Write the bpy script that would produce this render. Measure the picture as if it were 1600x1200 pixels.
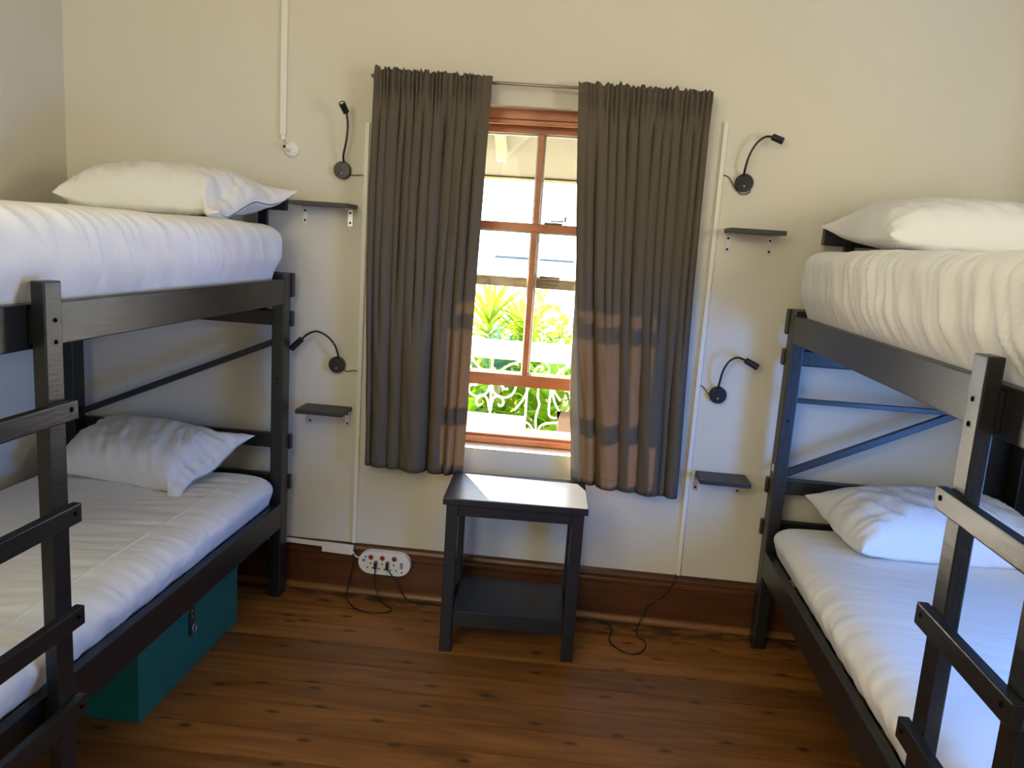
import bpy, bmesh, math, random
from mathutils import Vector, Matrix, noise
from mathutils.bvhtree import BVHTree

for o in list(bpy.data.objects):
    bpy.data.objects.remove(o)
SC = bpy.context.scene
COL = SC.collection
PI = math.pi
R = math.radians

# ------------------------------------------------------------------ camera
cam_d = bpy.data.cameras.new('camera')
cam = bpy.data.objects.new('camera', cam_d)
COL.objects.link(cam)
right = Vector((0.99307391, 0.09730007, 0.06585512))
down = Vector((0.0815835, -0.16771658, -0.9824537))
fwd = Vector((-0.08454782, 0.98102184, -0.17449304))
m = Matrix.Identity(4)
for i in range(3):
    m[i][0] = right[i]; m[i][1] = -down[i]; m[i][2] = -fwd[i]
m.translation = Vector((0, -3.0, 1.45))
cam.matrix_world = m
cam_d.sensor_width = 36.0
cam_d.lens = 36.0 * 1230 / 1600
cam_d.clip_start = 0.02
cam_d.clip_end = 9000
SC.camera = cam

# ------------------------------------------------------------------ world, sun, lights, exposure
SC.view_settings.view_transform = 'Standard'
SC.view_settings.look = 'None'
SC.view_settings.gamma = 1.0
SC.view_settings.exposure = 0.0
SC.view_settings.use_curve_mapping = False

W = bpy.data.worlds.new('sky'); SC.world = W
W.use_nodes = True
nt = W.node_tree; nt.nodes.clear()
wo = nt.nodes.new('ShaderNodeOutputWorld'); wb = nt.nodes.new('ShaderNodeBackground')
wc = nt.nodes.new('ShaderNodeTexCoord'); ws = nt.nodes.new('ShaderNodeSeparateXYZ'); wr = nt.nodes.new('ShaderNodeValToRGB')
nt.links.new(wc.outputs['Generated'], ws.inputs[0]); nt.links.new(ws.outputs['Z'], wr.inputs[0])
wr.color_ramp.elements[0].position = 0.0; wr.color_ramp.elements[0].color = (0.92, 0.96, 1.0, 1)
wr.color_ramp.elements[1].position = 0.8; wr.color_ramp.elements[1].color = (0.40, 0.60, 1.0, 1)
nt.links.new(wr.outputs[0], wb.inputs['Color']); wb.inputs['Strength'].default_value = 8.5
nt.links.new(wb.outputs[0], wo.inputs['Surface'])

sd = bpy.data.lights.new('sun', 'SUN'); sun = bpy.data.objects.new('sun', sd); COL.objects.link(sun)
sd.energy = 75.0; sd.angle = R(0.6); sd.color = (1.0, 0.88, 0.68)
sun.rotation_euler = Vector((0.44, -1.0, -0.57)).to_track_quat('-Z', 'Y').to_euler()
sun.location = (-3, 8, 6)


def area(name, loc, direction, sx, sy, energy, color, portal=False):
    d = bpy.data.lights.new(name, 'AREA'); o = bpy.data.objects.new(name, d); COL.objects.link(o)
    d.shape = 'RECTANGLE'; d.size = sx; d.size_y = sy; d.energy = energy; d.color = color
    o.location = loc
    o.rotation_euler = Vector(direction).to_track_quat('-Z', 'Z').to_euler()
    d.cycles.is_portal = portal
    return o


# daylight falling through the side window of the right-hand wall: blue sky light low, paler light above
area('side_window_low_daylight', (1.915, -1.70, 0.78), (-1, 0, 0), 1.0, 0.66, 58, (0.0, 0.25, 1.0))
area('side_window_high_daylight', (1.915, -2.1, 1.80), (-1, 0, 0), 1.0, 0.56, 33, (1.0, 0.97, 0.87))
# added warm fill lights, no real fixtures: one overhead, two at the rear wall
area('warm_fill_top', (-0.3, -3.3, 3.05), (0, 0.3, -1), 0.7, 0.7, 7, (1.0, 0.87, 0.55))
area('rear_fill_high', (-1.0, -4.2, 2.5), (0.25, 1, -0.25), 2.0, 0.7, 42, (1.0, 0.93, 0.66))
area('rear_fill_low', (-1.1, -4.2, 1.2), (0.25, 1, 0), 1.2, 1.9, 19, (1.0, 0.93, 0.68))
# daylight of the front window reaches the room through the opening
area('front_window_portal', (-0.22, 0.30, 1.3), (0, -1, 0), 0.9, 1.35, 1, (1, 1, 1), portal=True)


# ------------------------------------------------------------------ helpers
def setp(o, label=None, cat=None, group=None, kind=None):
    if label: o['label'] = label
    if cat: o['category'] = cat
    if group: o['group'] = group
    if kind: o['kind'] = kind
    return o


def thing(name, label, cat, loc=(0, 0, 0), rotz=0.0, group=None):
    o = bpy.data.objects.new(name, None); COL.objects.link(o)
    o.location = loc; o.rotation_euler = (0, 0, rotz); o.empty_display_size = 0.05
    return setp(o, label, cat, group)


def origin_of(o):
    v = Vector((0, 0, 0))
    while o is not None:
        v += o.location; o = o.parent
    return v


class MB:
    def __init__(s): s.bm = bmesh.new()

    def box(s, x0, x1, y0, y1, z0, z1):
        vs = [s.bm.verts.new((x, y, z)) for x in (x0, x1) for y in (y0, y1) for z in (z0, z1)]
        for f in ((0, 1, 3, 2), (4, 6, 7, 5), (0, 4, 5, 1), (2, 3, 7, 6), (0, 2, 6, 4), (1, 5, 7, 3)):
            s.bm.faces.new([vs[i] for i in f])
        return s

    def bar(s, p0, p1, w, h, up=(0, 0, 1)):
        p0, p1 = Vector(p0), Vector(p1); d = (p1 - p0).normalized()
        sd_ = d.cross(Vector(up)).normalized(); u = sd_.cross(d)
        vs = []
        for p in (p0, p1):
            for a, b in ((-1, -1), (1, -1), (1, 1), (-1, 1)):
                vs.append(s.bm.verts.new(p + sd_ * a * w / 2 + u * b * h / 2))
        for f in ((3, 2, 1, 0), (4, 5, 6, 7), (0, 1, 5, 4), (1, 2, 6, 5), (2, 3, 7, 6), (3, 0, 4, 7)):
            s.bm.faces.new([vs[i] for i in f])
        return s

    def tube(s, pts, r, seg=8, r_end=None):
        pts = [Vector(p) for p in pts]; rings = []; prev = None; n = len(pts)
        for i, p in enumerate(pts):
            d = (pts[min(i + 1, n - 1)] - pts[max(i - 1, 0)]).normalized()
            if prev is None:
                a = d.orthogonal().normalized()
            else:
                a = (prev - d * prev.dot(d)).normalized()
            prev = a; b = d.cross(a)
            rr = r if r_end is None else r + (r_end - r) * i / (n - 1)
            rings.append([s.bm.verts.new(p + (a * math.cos(2 * PI * k / seg) + b * math.sin(2 * PI * k / seg)) * rr) for k in range(seg)])
        for i in range(n - 1):
            for k in range(seg):
                s.bm.faces.new((rings[i][k], rings[i][(k + 1) % seg], rings[i + 1][(k + 1) % seg], rings[i + 1][k]))
        s.bm.faces.new(rings[0][::-1]); s.bm.faces.new(rings[-1])
        return s

    def lathe(s, p, axis, prof, seg=20):
        # prof: list of (radius, distance along axis)
        p = Vector(p); d = Vector(axis).normalized(); a = d.orthogonal().normalized(); b = d.cross(a)
        rings = []
        for r_, h in prof:
            rings.append([s.bm.verts.new(p + d * h + (a * math.cos(2 * PI * k / seg) + b * math.sin(2 * PI * k / seg)) * max(r_, 1e-4)) for k in range(seg)])
        for i in range(len(rings) - 1):
            for k in range(seg):
                s.bm.faces.new((rings[i][k], rings[i][(k + 1) % seg], rings[i + 1][(k + 1) % seg], rings[i + 1][k]))
        s.bm.faces.new(rings[0][::-1]); s.bm.faces.new(rings[-1])
        return s

    def prism(s, poly, y0, y1, axis='y'):
        # poly in (x,z) extruded along y, or (y,z) extruded along x when axis == 'x'
        def P(a, b, t): return (a, t, b) if axis == 'y' else (t, a, b)
        r0 = [s.bm.verts.new(P(a, b, y0)) for a, b in poly]; r1 = [s.bm.verts.new(P(a, b, y1)) for a, b in poly]
        n = len(poly)
        for i in range(n):
            s.bm.faces.new((r0[i], r0[(i + 1) % n], r1[(i + 1) % n], r1[i]))
        s.bm.faces.new(r0[::-1]); s.bm.faces.new(r1)
        return s

    def build(s, name, mat, parent=None, bevel=0.0, smooth=False, seg=2, local=False, loc=None):
        bm = s.bm
        if bevel:
            bmesh.ops.bevel(bm, geom=list(bm.edges), offset=bevel, segments=seg, affect='EDGES', profile=0.6)
        bmesh.ops.recalc_face_normals(bm, faces=list(bm.faces))
        org = Vector((0, 0, 0))
        if not local:
            if loc is not None: org = Vector(loc)
            elif parent is not None: org = origin_of(parent)
            if org.length: bmesh.ops.translate(bm, vec=-org, verts=list(bm.verts))
        me = bpy.data.meshes.new(name)
        bm.to_mesh(me); bm.free()
        if smooth:
            for p in me.polygons: p.use_smooth = True
        me.materials.append(mat)
        o = bpy.data.objects.new(name, me); COL.objects.link(o)
        if parent is not None: o.parent = parent
        elif loc is not None: o.location = loc
        return o


def catmull(pts, n=8):
    pts = [Vector(p) for p in pts]; out = []
    for i in range(len(pts) - 1):
        p0 = pts[max(i - 1, 0)]; p1 = pts[i]; p2 = pts[i + 1]; p3 = pts[min(i + 2, len(pts) - 1)]
        for k in range(n):
            t = k / n
            out.append(0.5 * ((2 * p1) + (p2 - p0) * t + (2 * p0 - 5 * p1 + 4 * p2 - p3) * t * t + (3 * p1 - p0 - 3 * p2 + p3) * t ** 3))
    out.append(pts[-1]); return out


def smooth01(a, b, x):
    t = min(1, max(0, (x - a) / (b - a))); return t * t * (3 - 2 * t)


# ------------------------------------------------------------------ materials
def srgb(r, g, b):
    f = lambda c: (c / 255 / 12.92) if c / 255 <= 0.04045 else ((c / 255 + 0.055) / 1.055) ** 2.4
    return (f(r), f(g), f(b), 1)


def mat(name, col, rough=0.5, metal=0.0, spec=0.5, bump=None, var=None, coord='Object'):
    """bump=(scale, strength, distance, stretch) ; var=(scale, colour2, stretch, lo, hi)"""
    M_ = bpy.data.materials.new(name); M_.use_nodes = True
    t = M_.node_tree; b = t.nodes['Principled BSDF']
    b.inputs['Base Color'].default_value = col; b.inputs['Roughness'].default_value = rough
    b.inputs['Metallic'].default_value = metal; b.inputs['Specular IOR Level'].default_value = spec
    tc = t.nodes.new('ShaderNodeTexCoord')
    if bump:
        mp = t.nodes.new('ShaderNodeMapping'); mp.inputs['Scale'].default_value = bump[3] if len(bump) > 3 else (1, 1, 1)
        n = t.nodes.new('ShaderNodeTexNoise'); n.inputs['Scale'].default_value = bump[0]; n.inputs['Detail'].default_value = 5
        bp = t.nodes.new('ShaderNodeBump'); bp.inputs['Strength'].default_value = bump[1]; bp.inputs['Distance'].default_value = bump[2]
        t.links.new(tc.outputs[coord], mp.inputs[0]); t.links.new(mp.outputs[0], n.inputs['Vector'])
        t.links.new(n.outputs['Fac'], bp.inputs['Height']); t.links.new(bp.outputs[0], b.inputs['Normal'])
    if var:
        mp = t.nodes.new('ShaderNodeMapping'); mp.inputs['Scale'].default_value = var[2]
        n = t.nodes.new('ShaderNodeTexNoise'); n.inputs['Scale'].default_value = var[0]; n.inputs['Detail'].default_value = 6
        rp = t.nodes.new('ShaderNodeValToRGB')
        rp.color_ramp.elements[0].position = var[3]; rp.color_ramp.elements[0].color = col
        rp.color_ramp.elements[1].position = var[4]; rp.color_ramp.elements[1].color = var[1]
        t.links.new(tc.outputs[coord], mp.inputs[0]); t.links.new(mp.outputs[0], n.inputs['Vector'])
        t.links.new(n.outputs['Fac'], rp.inputs[0]); t.links.new(rp.outputs[0], b.inputs['Base Color'])
    return M_


def wood_floor():
    M_ = bpy.data.materials.new('floor_planks'); M_.use_nodes = True
    t = M_.node_tree; b = t.nodes['Principled BSDF']; N = t.nodes; Lk = t.links
    oi = N.new('ShaderNodeObjectInfo'); tc = N.new('ShaderNodeTexCoord')
    off = N.new('ShaderNodeVectorMath'); off.operation = 'MULTIPLY_ADD'
    cmb = N.new('ShaderNodeCombineXYZ')
    for i in range(3): Lk.new(oi.outputs['Random'], cmb.inputs[i])
    off.inputs[1].default_value = (37, 19, 11)
    Lk.new(cmb.outputs[0], off.inputs[0]); Lk.new(tc.outputs['Object'], off.inputs[2])
    mp = N.new('ShaderNodeMapping'); mp.inputs['Scale'].default_value = (0.8, 7, 7); Lk.new(off.outputs[0], mp.inputs[0])
    n1 = N.new('ShaderNodeTexNoise'); n1.inputs['Scale'].default_value = 3.0; n1.inputs['Detail'].default_value = 8; n1.inputs['Distortion'].default_value = 1.2
    Lk.new(mp.outputs[0], n1.inputs['Vector'])
    rp = N.new('ShaderNodeValToRGB'); e = rp.color_ramp.elements
    e[0].position = 0.25; e[0].color = (0.125, 0.046, 0.0095, 1)
    e[1].position = 0.75; e[1].color = (0.31, 0.130, 0.029, 1)
    k = e.new(0.52); k.color = (0.225, 0.087, 0.018, 1)
    Lk.new(n1.outputs['Fac'], rp.inputs[0])
    # knots
    vo = N.new('ShaderNodeTexVoronoi'); vo.voronoi_dimensions = '2D'; vo.inputs['Scale'].default_value = 1.0
    mk = N.new('ShaderNodeMapping'); mk.inputs['Scale'].default_value = (3.2, 7.5, 1); Lk.new(off.outputs[0], mk.inputs[0]); Lk.new(mk.outputs[0], vo.inputs['Vector'])
    kr = N.new('ShaderNodeValToRGB'); kr.color_ramp.elements[0].position = 0.035; kr.color_ramp.elements[0].color = (0.16, 0.12, 0.10, 1)
    kr.color_ramp.elements[1].position = 0.095; kr.color_ramp.elements[1].color = (1, 1, 1, 1)
    Lk.new(vo.outputs['Distance'], kr.inputs[0])
    mx = N.new('ShaderNodeMixRGB'); mx.blend_type = 'MULTIPLY'; mx.inputs[0].default_value = 0.85
    Lk.new(rp.outputs[0], mx.inputs[1]); Lk.new(kr.outputs[0], mx.inputs[2])
    # per plank tone
    tr = N.new('ShaderNodeMapRange'); tr.inputs['To Min'].default_value = 0.70; tr.inputs['To Max'].default_value = 1.2
    Lk.new(oi.outputs['Random'], tr.inputs['Value'])
    mv = N.new('ShaderNodeVectorMath'); mv.operation = 'SCALE'; Lk.new(mx.outputs[0], mv.inputs[0]); Lk.new(tr.outputs[0], mv.inputs['Scale'])
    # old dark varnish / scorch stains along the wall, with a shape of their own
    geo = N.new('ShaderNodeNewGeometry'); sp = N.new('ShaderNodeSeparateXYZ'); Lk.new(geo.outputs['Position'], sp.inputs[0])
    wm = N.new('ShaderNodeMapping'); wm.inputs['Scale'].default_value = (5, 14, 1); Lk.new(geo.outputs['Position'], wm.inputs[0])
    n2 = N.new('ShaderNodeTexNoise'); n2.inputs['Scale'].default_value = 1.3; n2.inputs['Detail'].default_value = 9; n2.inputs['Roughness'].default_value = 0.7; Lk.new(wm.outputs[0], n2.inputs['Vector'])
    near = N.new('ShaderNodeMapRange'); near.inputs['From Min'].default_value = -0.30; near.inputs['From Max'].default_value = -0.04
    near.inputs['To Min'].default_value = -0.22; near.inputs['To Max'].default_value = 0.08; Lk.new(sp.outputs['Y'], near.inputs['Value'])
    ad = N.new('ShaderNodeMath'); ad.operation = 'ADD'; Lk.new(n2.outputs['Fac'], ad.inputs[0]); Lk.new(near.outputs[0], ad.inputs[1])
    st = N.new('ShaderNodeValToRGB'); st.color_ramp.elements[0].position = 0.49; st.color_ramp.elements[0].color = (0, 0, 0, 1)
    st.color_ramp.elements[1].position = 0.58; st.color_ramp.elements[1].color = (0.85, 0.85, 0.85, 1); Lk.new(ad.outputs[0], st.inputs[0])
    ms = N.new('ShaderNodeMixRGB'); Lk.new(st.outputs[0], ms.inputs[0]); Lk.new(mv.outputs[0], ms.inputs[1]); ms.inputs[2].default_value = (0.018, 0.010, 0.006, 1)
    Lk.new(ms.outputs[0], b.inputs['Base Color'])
    b.inputs['Roughness'].default_value = 0.36
    bp = N.new('ShaderNodeBump'); bp.inputs['Strength'].default_value = 0.25; bp.inputs['Distance'].default_value = 0.002
    Lk.new(n1.outputs['Fac'], bp.inputs['Height']); Lk.new(bp.outputs[0], b.inputs['Normal'])
    return M_


def fabric(name, col, trans=0.2, rough=0.9, bump=None, col2=None):
    M_ = mat(name, col, rough, spec=0.15, bump=bump)
    t = M_.node_tree; b = t.nodes['Principled BSDF']; out = t.nodes['Material Output']
    tr = t.nodes.new('ShaderNodeBsdfTranslucent'); tr.inputs[0].default_value = col2 or col
    mx = t.nodes.new('ShaderNodeMixShader'); mx.inputs[0].default_value = trans
    t.links.new(b.outputs[0], mx.inputs[1]); t.links.new(tr.outputs[0], mx.inputs[2]); t.links.new(mx.outputs[0], out.inputs[0])
    return M_


def glass():
    M_ = bpy.data.materials.new('window_glass'); M_.use_nodes = True; t = M_.node_tree; t.nodes.clear()
    o = t.nodes.new('ShaderNodeOutputMaterial'); g = t.nodes.new('ShaderNodeBsdfGlossy'); g.inputs['Roughness'].default_value = 0.02
    tr = t.nodes.new('ShaderNodeBsdfTransparent'); tr.inputs[0].default_value = (0.95, 0.97, 0.96, 1)
    f = t.nodes.new('ShaderNodeFresnel'); f.inputs[0].default_value = 1.25
    mx = t.nodes.new('ShaderNodeMixShader')
    t.links.new(f.outputs[0], mx.inputs[0]); t.links.new(tr.outputs[0], mx.inputs[1]); t.links.new(g.outputs[0], mx.inputs[2]); t.links.new(mx.outputs[0], o.inputs[0])
    return M_


MW = mat('cream_wall_plaster', (0.615, 0.575, 0.475, 1), 0.75, spec=0.25, bump=(55, 0.22, 0.004), var=(1.4, (0.655, 0.615, 0.515, 1), (1, 1, 1), 0.35, 0.65))
MCEIL = mat('ceiling_paint', (0.72, 0.69, 0.62, 1), 0.8)
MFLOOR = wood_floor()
MSUB = mat('dark_subfloor', (0.006, 0.004, 0.003, 1), 0.9)
MSK = mat('dark_varnished_skirting', (0.060, 0.018, 0.006, 1), 0.32, bump=(6, 0.25, 0.003, (1, 12, 12)), var=(4, (0.12, 0.042, 0.013, 1), (0.6, 9, 9), 0.3, 0.75))
MBEAD = mat('golden_floor_bead', (0.15, 0.058, 0.014, 1), 0.35, var=(5, (0.24, 0.10, 0.028, 1), (0.8, 9, 9), 0.3, 0.75))
MBED = mat('black_bed_paint', (0.0090, 0.0088, 0.0083, 1), 0.35, spec=0.55, bump=(9, 0.30, 0.003, (9, 1.3, 9)))
MTAB = mat('charcoal_table_paint', (0.0105, 0.012, 0.018, 1), 0.32, spec=0.5, bump=(10, 0.25, 0.003, (1.2, 8, 8)))
MSHELF = mat('charcoal_shelf_paint', (0.022, 0.022, 0.023, 1), 0.45)
MHOLE = mat('dark_screw_hole', (0.002, 0.002, 0.002, 1), 0.9, spec=0.05)
MSHEET = fabric('white_cotton_sheet', (0.88, 0.87, 0.83, 1), 0.06, 0.9, bump=(30, 0.22, 0.004, (0.8, 2.5, 0.8)))
MPILLOW = fabric('white_cotton_pillowcase', (0.80, 0.79, 0.77, 1), 0.05, 0.9, bump=(22, 0.35, 0.006, (2.2, 0.8, 1)))
MCUR = fabric('taupe_curtain_cloth', (0.125, 0.104, 0.078, 1), 0.20, 0.95, bump=(300, 0.15, 0.001), col2=(0.36, 0.26, 0.16, 1))
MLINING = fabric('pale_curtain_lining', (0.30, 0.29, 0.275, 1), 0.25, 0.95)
MWINW = mat('varnished_window_wood', (0.46, 0.145, 0.048, 1), 0.35, bump=(8, 0.2, 0.002, (2, 2, 2)), var=(7, (0.58, 0.22, 0.08, 1), (1, 6, 3), 0.35, 0.7))
MWORN = mat('weathered_window_wood', (0.055, 0.036, 0.02, 1), 0.75, bump=(20, 0.5, 0.003), var=(14, (0.20, 0.125, 0.06, 1), (1, 5, 5), 0.35, 0.65))
MPUTTY = mat('white_window_putty', (0.75, 0.72, 0.64, 1), 0.6)
MGLASS = glass()
MSTEEL = mat('galvanised_steel', (0.55, 0.54, 0.52, 1), 0.38, metal=1.0, bump=(40, 0.2, 0.001))
MROD = mat('curtain_rod_metal', (0.30, 0.25, 0.22, 1), 0.35, metal=0.8)
MBLACK = mat('black_plastic', (0.008, 0.008, 0.009, 1), 0.35)
MLENS = mat('lamp_lens', (0.70, 0.66, 0.62, 1), 0.15)
MWHITE = mat('white_plastic', (0.78, 0.76, 0.70, 1), 0.35)
MTRUNK = mat('white_trunking_plastic', (0.74, 0.71, 0.63, 1), 0.45)
MRED = mat('red_switch', (0.28, 0.015, 0.018, 1), 0.3)
MGREY = mat('grey_plastic', (0.26, 0.25, 0.23, 1), 0.4)
MTEAL = mat('teal_box_paint', (0.001, 0.120, 0.095, 1), 0.42, bump=(14, 0.15, 0.002), var=(22, (0.002, 0.145, 0.115, 1), (1, 1, 1), 0.5, 0.8))
MHASP = mat('old_dark_steel', (0.11, 0.10, 0.085, 1), 0.45, metal=0.8)
MPORCH = mat('white_railing_paint', (0.85, 0.85, 0.83, 1), 0.5)
MROOF = mat('porch_roof_boards', (0.165, 0.163, 0.130, 1), 0.7)
MRAFT = mat('cream_rafter_paint', (0.40, 0.37, 0.22, 1), 0.6)
MPFLOOR = mat('porch_floor', (0.5, 0.46, 0.4, 1), 0.7)
MGROUND = mat('garden_soil', (0.50, 0.44, 0.34, 1), 0.9)
MSEA = mat('pale_sea', (0.55, 0.62, 0.66, 1), 0.25)
MFAR = mat('distant_shore', (0.075, 0.085, 0.085, 1), 0.9)
MSAIL = mat('sail_cloth', (0.35, 0.36, 0.38, 1), 0.8)
MCUSH = fabric('taupe_outdoor_cloth', (0.115, 0.095, 0.078, 1), 0.0, 0.95, bump=(120, 0.2, 0.002))


def leafmat(name, a, b_):
    M_ = mat(name, a, 0.45, spec=0.4, var=(7, b_, (1, 1, 3), 0.35, 0.65))
    t = M_.node_tree; b = t.nodes['Principled BSDF']; out = t.nodes['Material Output']
    tr = t.nodes.new('ShaderNodeBsdfTranslucent'); tr.inputs[0].default_value = b_
    mx = t.nodes.new('ShaderNodeMixShader'); mx.inputs[0].default_value = 0.4
    t.links.new(b.outputs[0], mx.inputs[1]); t.links.new(tr.outputs[0], mx.inputs[2]); t.links.new(mx.outputs[0], out.inputs[0])
    return M_


ML1 = leafmat('yellow_green_leaf', (0.20, 0.36, 0.015, 1), (0.44, 0.56, 0.04, 1))
ML2 = leafmat('blue_green_leaf', (0.08, 0.27, 0.16, 1), (0.15, 0.38, 0.24, 1))
ML3 = leafmat('bright_green_leaf', (0.13, 0.36, 0.015, 1), (0.34, 0.54, 0.04, 1))
MSTEM = mat('pale_plant_stem', (0.48, 0.46, 0.32, 1), 0.8)
MFLOWER = mat('orange_flower', (0.80, 0.22, 0.04, 1), 0.6)

# ------------------------------------------------------------------ the room
XL, XR, YF, ZC = -2.063, 1.72, -4.3, 3.2
OX0, OX1, OZ0, OZ1 = -0.70, 0.25, 0.648, 1.950     # window opening in the back wall
WT = 0.26                                            # wall thickness
b = MB()
b.box(XL - 0.2, OX0, 0, WT, 0, ZC).box(OX1, XR + 0.2, 0, WT, 0, ZC).box(OX0, OX1, 0, WT, OZ1, ZC)
# wall under the window, its top falling gently towards the room
b.prism([(0, 0), (WT, 0), (WT, OZ0 + 0.004), (0.10, OZ0 + 0.004), (0, OZ0)], OX0, OX1, axis='x')
setp(b.build('wall_back', MW), 'cream plaster back wall around the window', kind='structure')
setp(MB().box(XL - 0.2, XL, YF, 0, 0, ZC).build('wall_left', MW), 'cream plaster wall behind the left bunk', kind='structure')
SY0, SY1, SZ0, SZ1 = -2.65, -1.15, 0.40, 2.12
b = MB()
b.box(XR, XR + 0.2, SY1, 0, 0, ZC).box(XR, XR + 0.2, YF, SY0, 0, ZC).box(XR, XR + 0.2, SY0, SY1, 0, SZ0).box(XR, XR + 0.2, SY0, SY1, SZ1, ZC)
setp(b.build('wall_right', MW), 'cream plaster wall behind the right bunk', kind='structure')
setp(MB().box(2.75, 2.95, -6, 0.0, -0.6, 3.19).box(XR + 0.21, 2.95, 0.0, 0.26, -0.6, 3.19).build('side_sky_blocker', MW), 'plain plaster screen outside the right wall, added to block sky and sun', kind='structure')  # unseen, added to keep open sky and sun out of the side window
setp(MB().box(XL - 0.2, XR + 0.2, YF - 0.2, YF, 0, ZC).build('wall_front', MW), 'cream plaster wall behind the viewer', kind='structure')
setp(MB().box(XL - 0.2, XR + 1.23, YF - 0.2, WT, ZC, ZC + 0.15).build('ceiling', MCEIL), 'plain pale ceiling', kind='structure')  # runs past the right wall: added overhang shutting sky out of the side gap
flr = MB().box(XL - 0.2, XR + 0.2, YF - 0.2, WT, -0.12, -0.024).build('floor', MSUB)
setp(flr, 'varnished brown pine plank floor', kind='structure')
PITCH = 0.132
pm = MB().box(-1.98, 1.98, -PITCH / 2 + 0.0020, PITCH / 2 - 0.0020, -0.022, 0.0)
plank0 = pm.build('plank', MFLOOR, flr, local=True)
rnd = random.Random(3)
for i in range(32):
    y = -0.29 + PITCH / 2 + PITCH * (2 - i)
    pl = plank0 if i == 0 else plank0.copy()
    if i:
        COL.objects.link(pl); pl.parent = flr
    pl.location = (-0.17, y - 0.003, rnd.uniform(-0.0006, 0))
    pl.rotation_euler = (0, 0, R(1.2))

# skirting along the back wall: flat board with a moulded top and a bead on the floor
sk = MB().prism([(0, 0), (-0.020, 0), (-0.020, 0.150), (-0.024, 0.156), (-0.024, 0.166), (-0.016, 0.172), (-0.018, 0.184), (-0.014, 0.196), (-0.004, 0.204), (0, 0.204)], XL, XR, axis='x').build('baseboard_back', MSK)
setp(sk, 'dark varnished wooden skirting board under the window', kind='structure')
q = [(-0.020, 0)] + [(-0.020 - 0.02 * math.cos(a), 0.022 * math.sin(a)) for a in [i * PI / 2 / 6 for i in range(7)]]
MB().prism(q, XL, XR, axis='x').build('bead', MBEAD, sk)
setp(MB().box(XL, XL + 0.02, YF, -0.04, 0, 0.2).build('baseboard_left', MSK), 'dark skirting along the left wall', kind='structure')
setp(MB().box(XR - 0.02, XR, YF, -0.04, 0, 0.2).build('baseboard_right', MSK), 'dark skirting along the right wall', kind='structure')

# ------------------------------------------------------------------ sash window
win = bpy.data.objects.new('window_1', None); COL.objects.link(win); win.location = (-0.22, 0.15, 0.66)
setp(win, 'wooden double hung sash window with the lower sash raised', kind='structure')
CX = -0.22
fr = MB().box(OX0, OX0 + 0.035, 0.085, 0.25, OZ0 + 0.005, OZ1).box(OX1 - 0.035, OX1, 0.085, 0.25, OZ0 + 0.005, OZ1)
fr.box(OX0 + 0.035, OX1 - 0.035, 0.085, 0.25, 1.915, OZ1)
MB_ = fr.build('frame', MWINW, win, bevel=0.003)
MB().box(OX0 + 0.035, OX1 - 0.035, 0.085, 0.108, 1.897, 1.914).build('head_bead', MWINW, win, bevel=0.004)
MB().box(OX0 + 0.035, OX1 - 0.035, 0.075, 0.28, OZ0 + 0.006, 0.678).build('sill', MWINW, win, bevel=0.003)
MB().box(OX0 + 0.035, OX1 - 0.035, 0.092, 0.108, 0.679, 0.690).build('sill_bead', MWINW, win, bevel=0.003)
GX0, GX1 = OX0 + 0.037, OX1 - 0.037


def sash(nm, y0, y1, zb0, zb1, zt0, zt1, bm_, tm_):
    s_ = MB().box(GX0, GX0 + 0.045, y0, y1, zb0, zt1).box(GX1 - 0.045, GX1, y0, y1, zb0, zt1).build(nm, MWINW, win, bevel=0.003)
    x0, x1 = GX0 + 0.046, GX1 - 0.046
    MB().box(x0, x1, y0, y1, zb0, zb1).build('bottom_rail', bm_, s_, bevel=0.003)
    MB().box(x0, x1, y0, y1, zt0, zt1).build('top_rail', tm_, s_, bevel=0.003)
    MB().box(CX - 0.0115, CX + 0.0115, y0 + 0.004, y1 - 0.002, zb1 - 0.001, zt0 + 0.001).build('glazing_bar', MWINW, s_, bevel=0.003)
    yg = (y0 + y1) / 2 + 0.006
    for a, c in ((x0, CX - 0.012), (CX + 0.012, x1)):
        MB().box(a, c, yg - 0.0015, yg + 0.0015, zb1, zt0).build('pane', MGLASS, s_)
        p = MB()
        for bx in ((a, a + 0.006, zb1, zt0), (c - 0.006, c, zb1, zt0), (a + 0.006, c - 0.006, zb1, zb1 + 0.006), (a + 0.006, c - 0.006, zt0 - 0.006, zt0)):
            p.box(bx[0], bx[1], yg + 0.002, yg + 0.012, bx[2], bx[3])
        p.build('putty', MPUTTY, s_)
    return s_


s1 = sash('lower_sash', 0.100, 0.140, 0.888, 0.938, 1.502, 1.534, MWINW, MWINW)
s2 = sash('upper_sash', 0.150, 0.190, 1.283, 1.322, 1.874, 1.913, MWORN, MWINW)
MB().box(-0.185, -0.115, 0.100, 0.130, 1.5345, 1.541).tube([(-0.16, 0.112, 1.545), (-0.135, 0.108, 1.546), (-0.11, 0.105, 1.549)], 0.0025).tube([(-0.105, 0.105, 1.546), (-0.103, 0.105, 1.566)], 0.0035).build('sash_fastener', MHASP, s1)
MB().box(-0.19, -0.11, 0.142, 0.150, 1.322, 1.333).tube([(-0.175, 0.146, 1.331), (-0.173, 0.146, 1.342), (-0.135, 0.146, 1.342), (-0.133, 0.146, 1.331)], 0.002).build('sash_lift', MWORN, s2)

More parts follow.
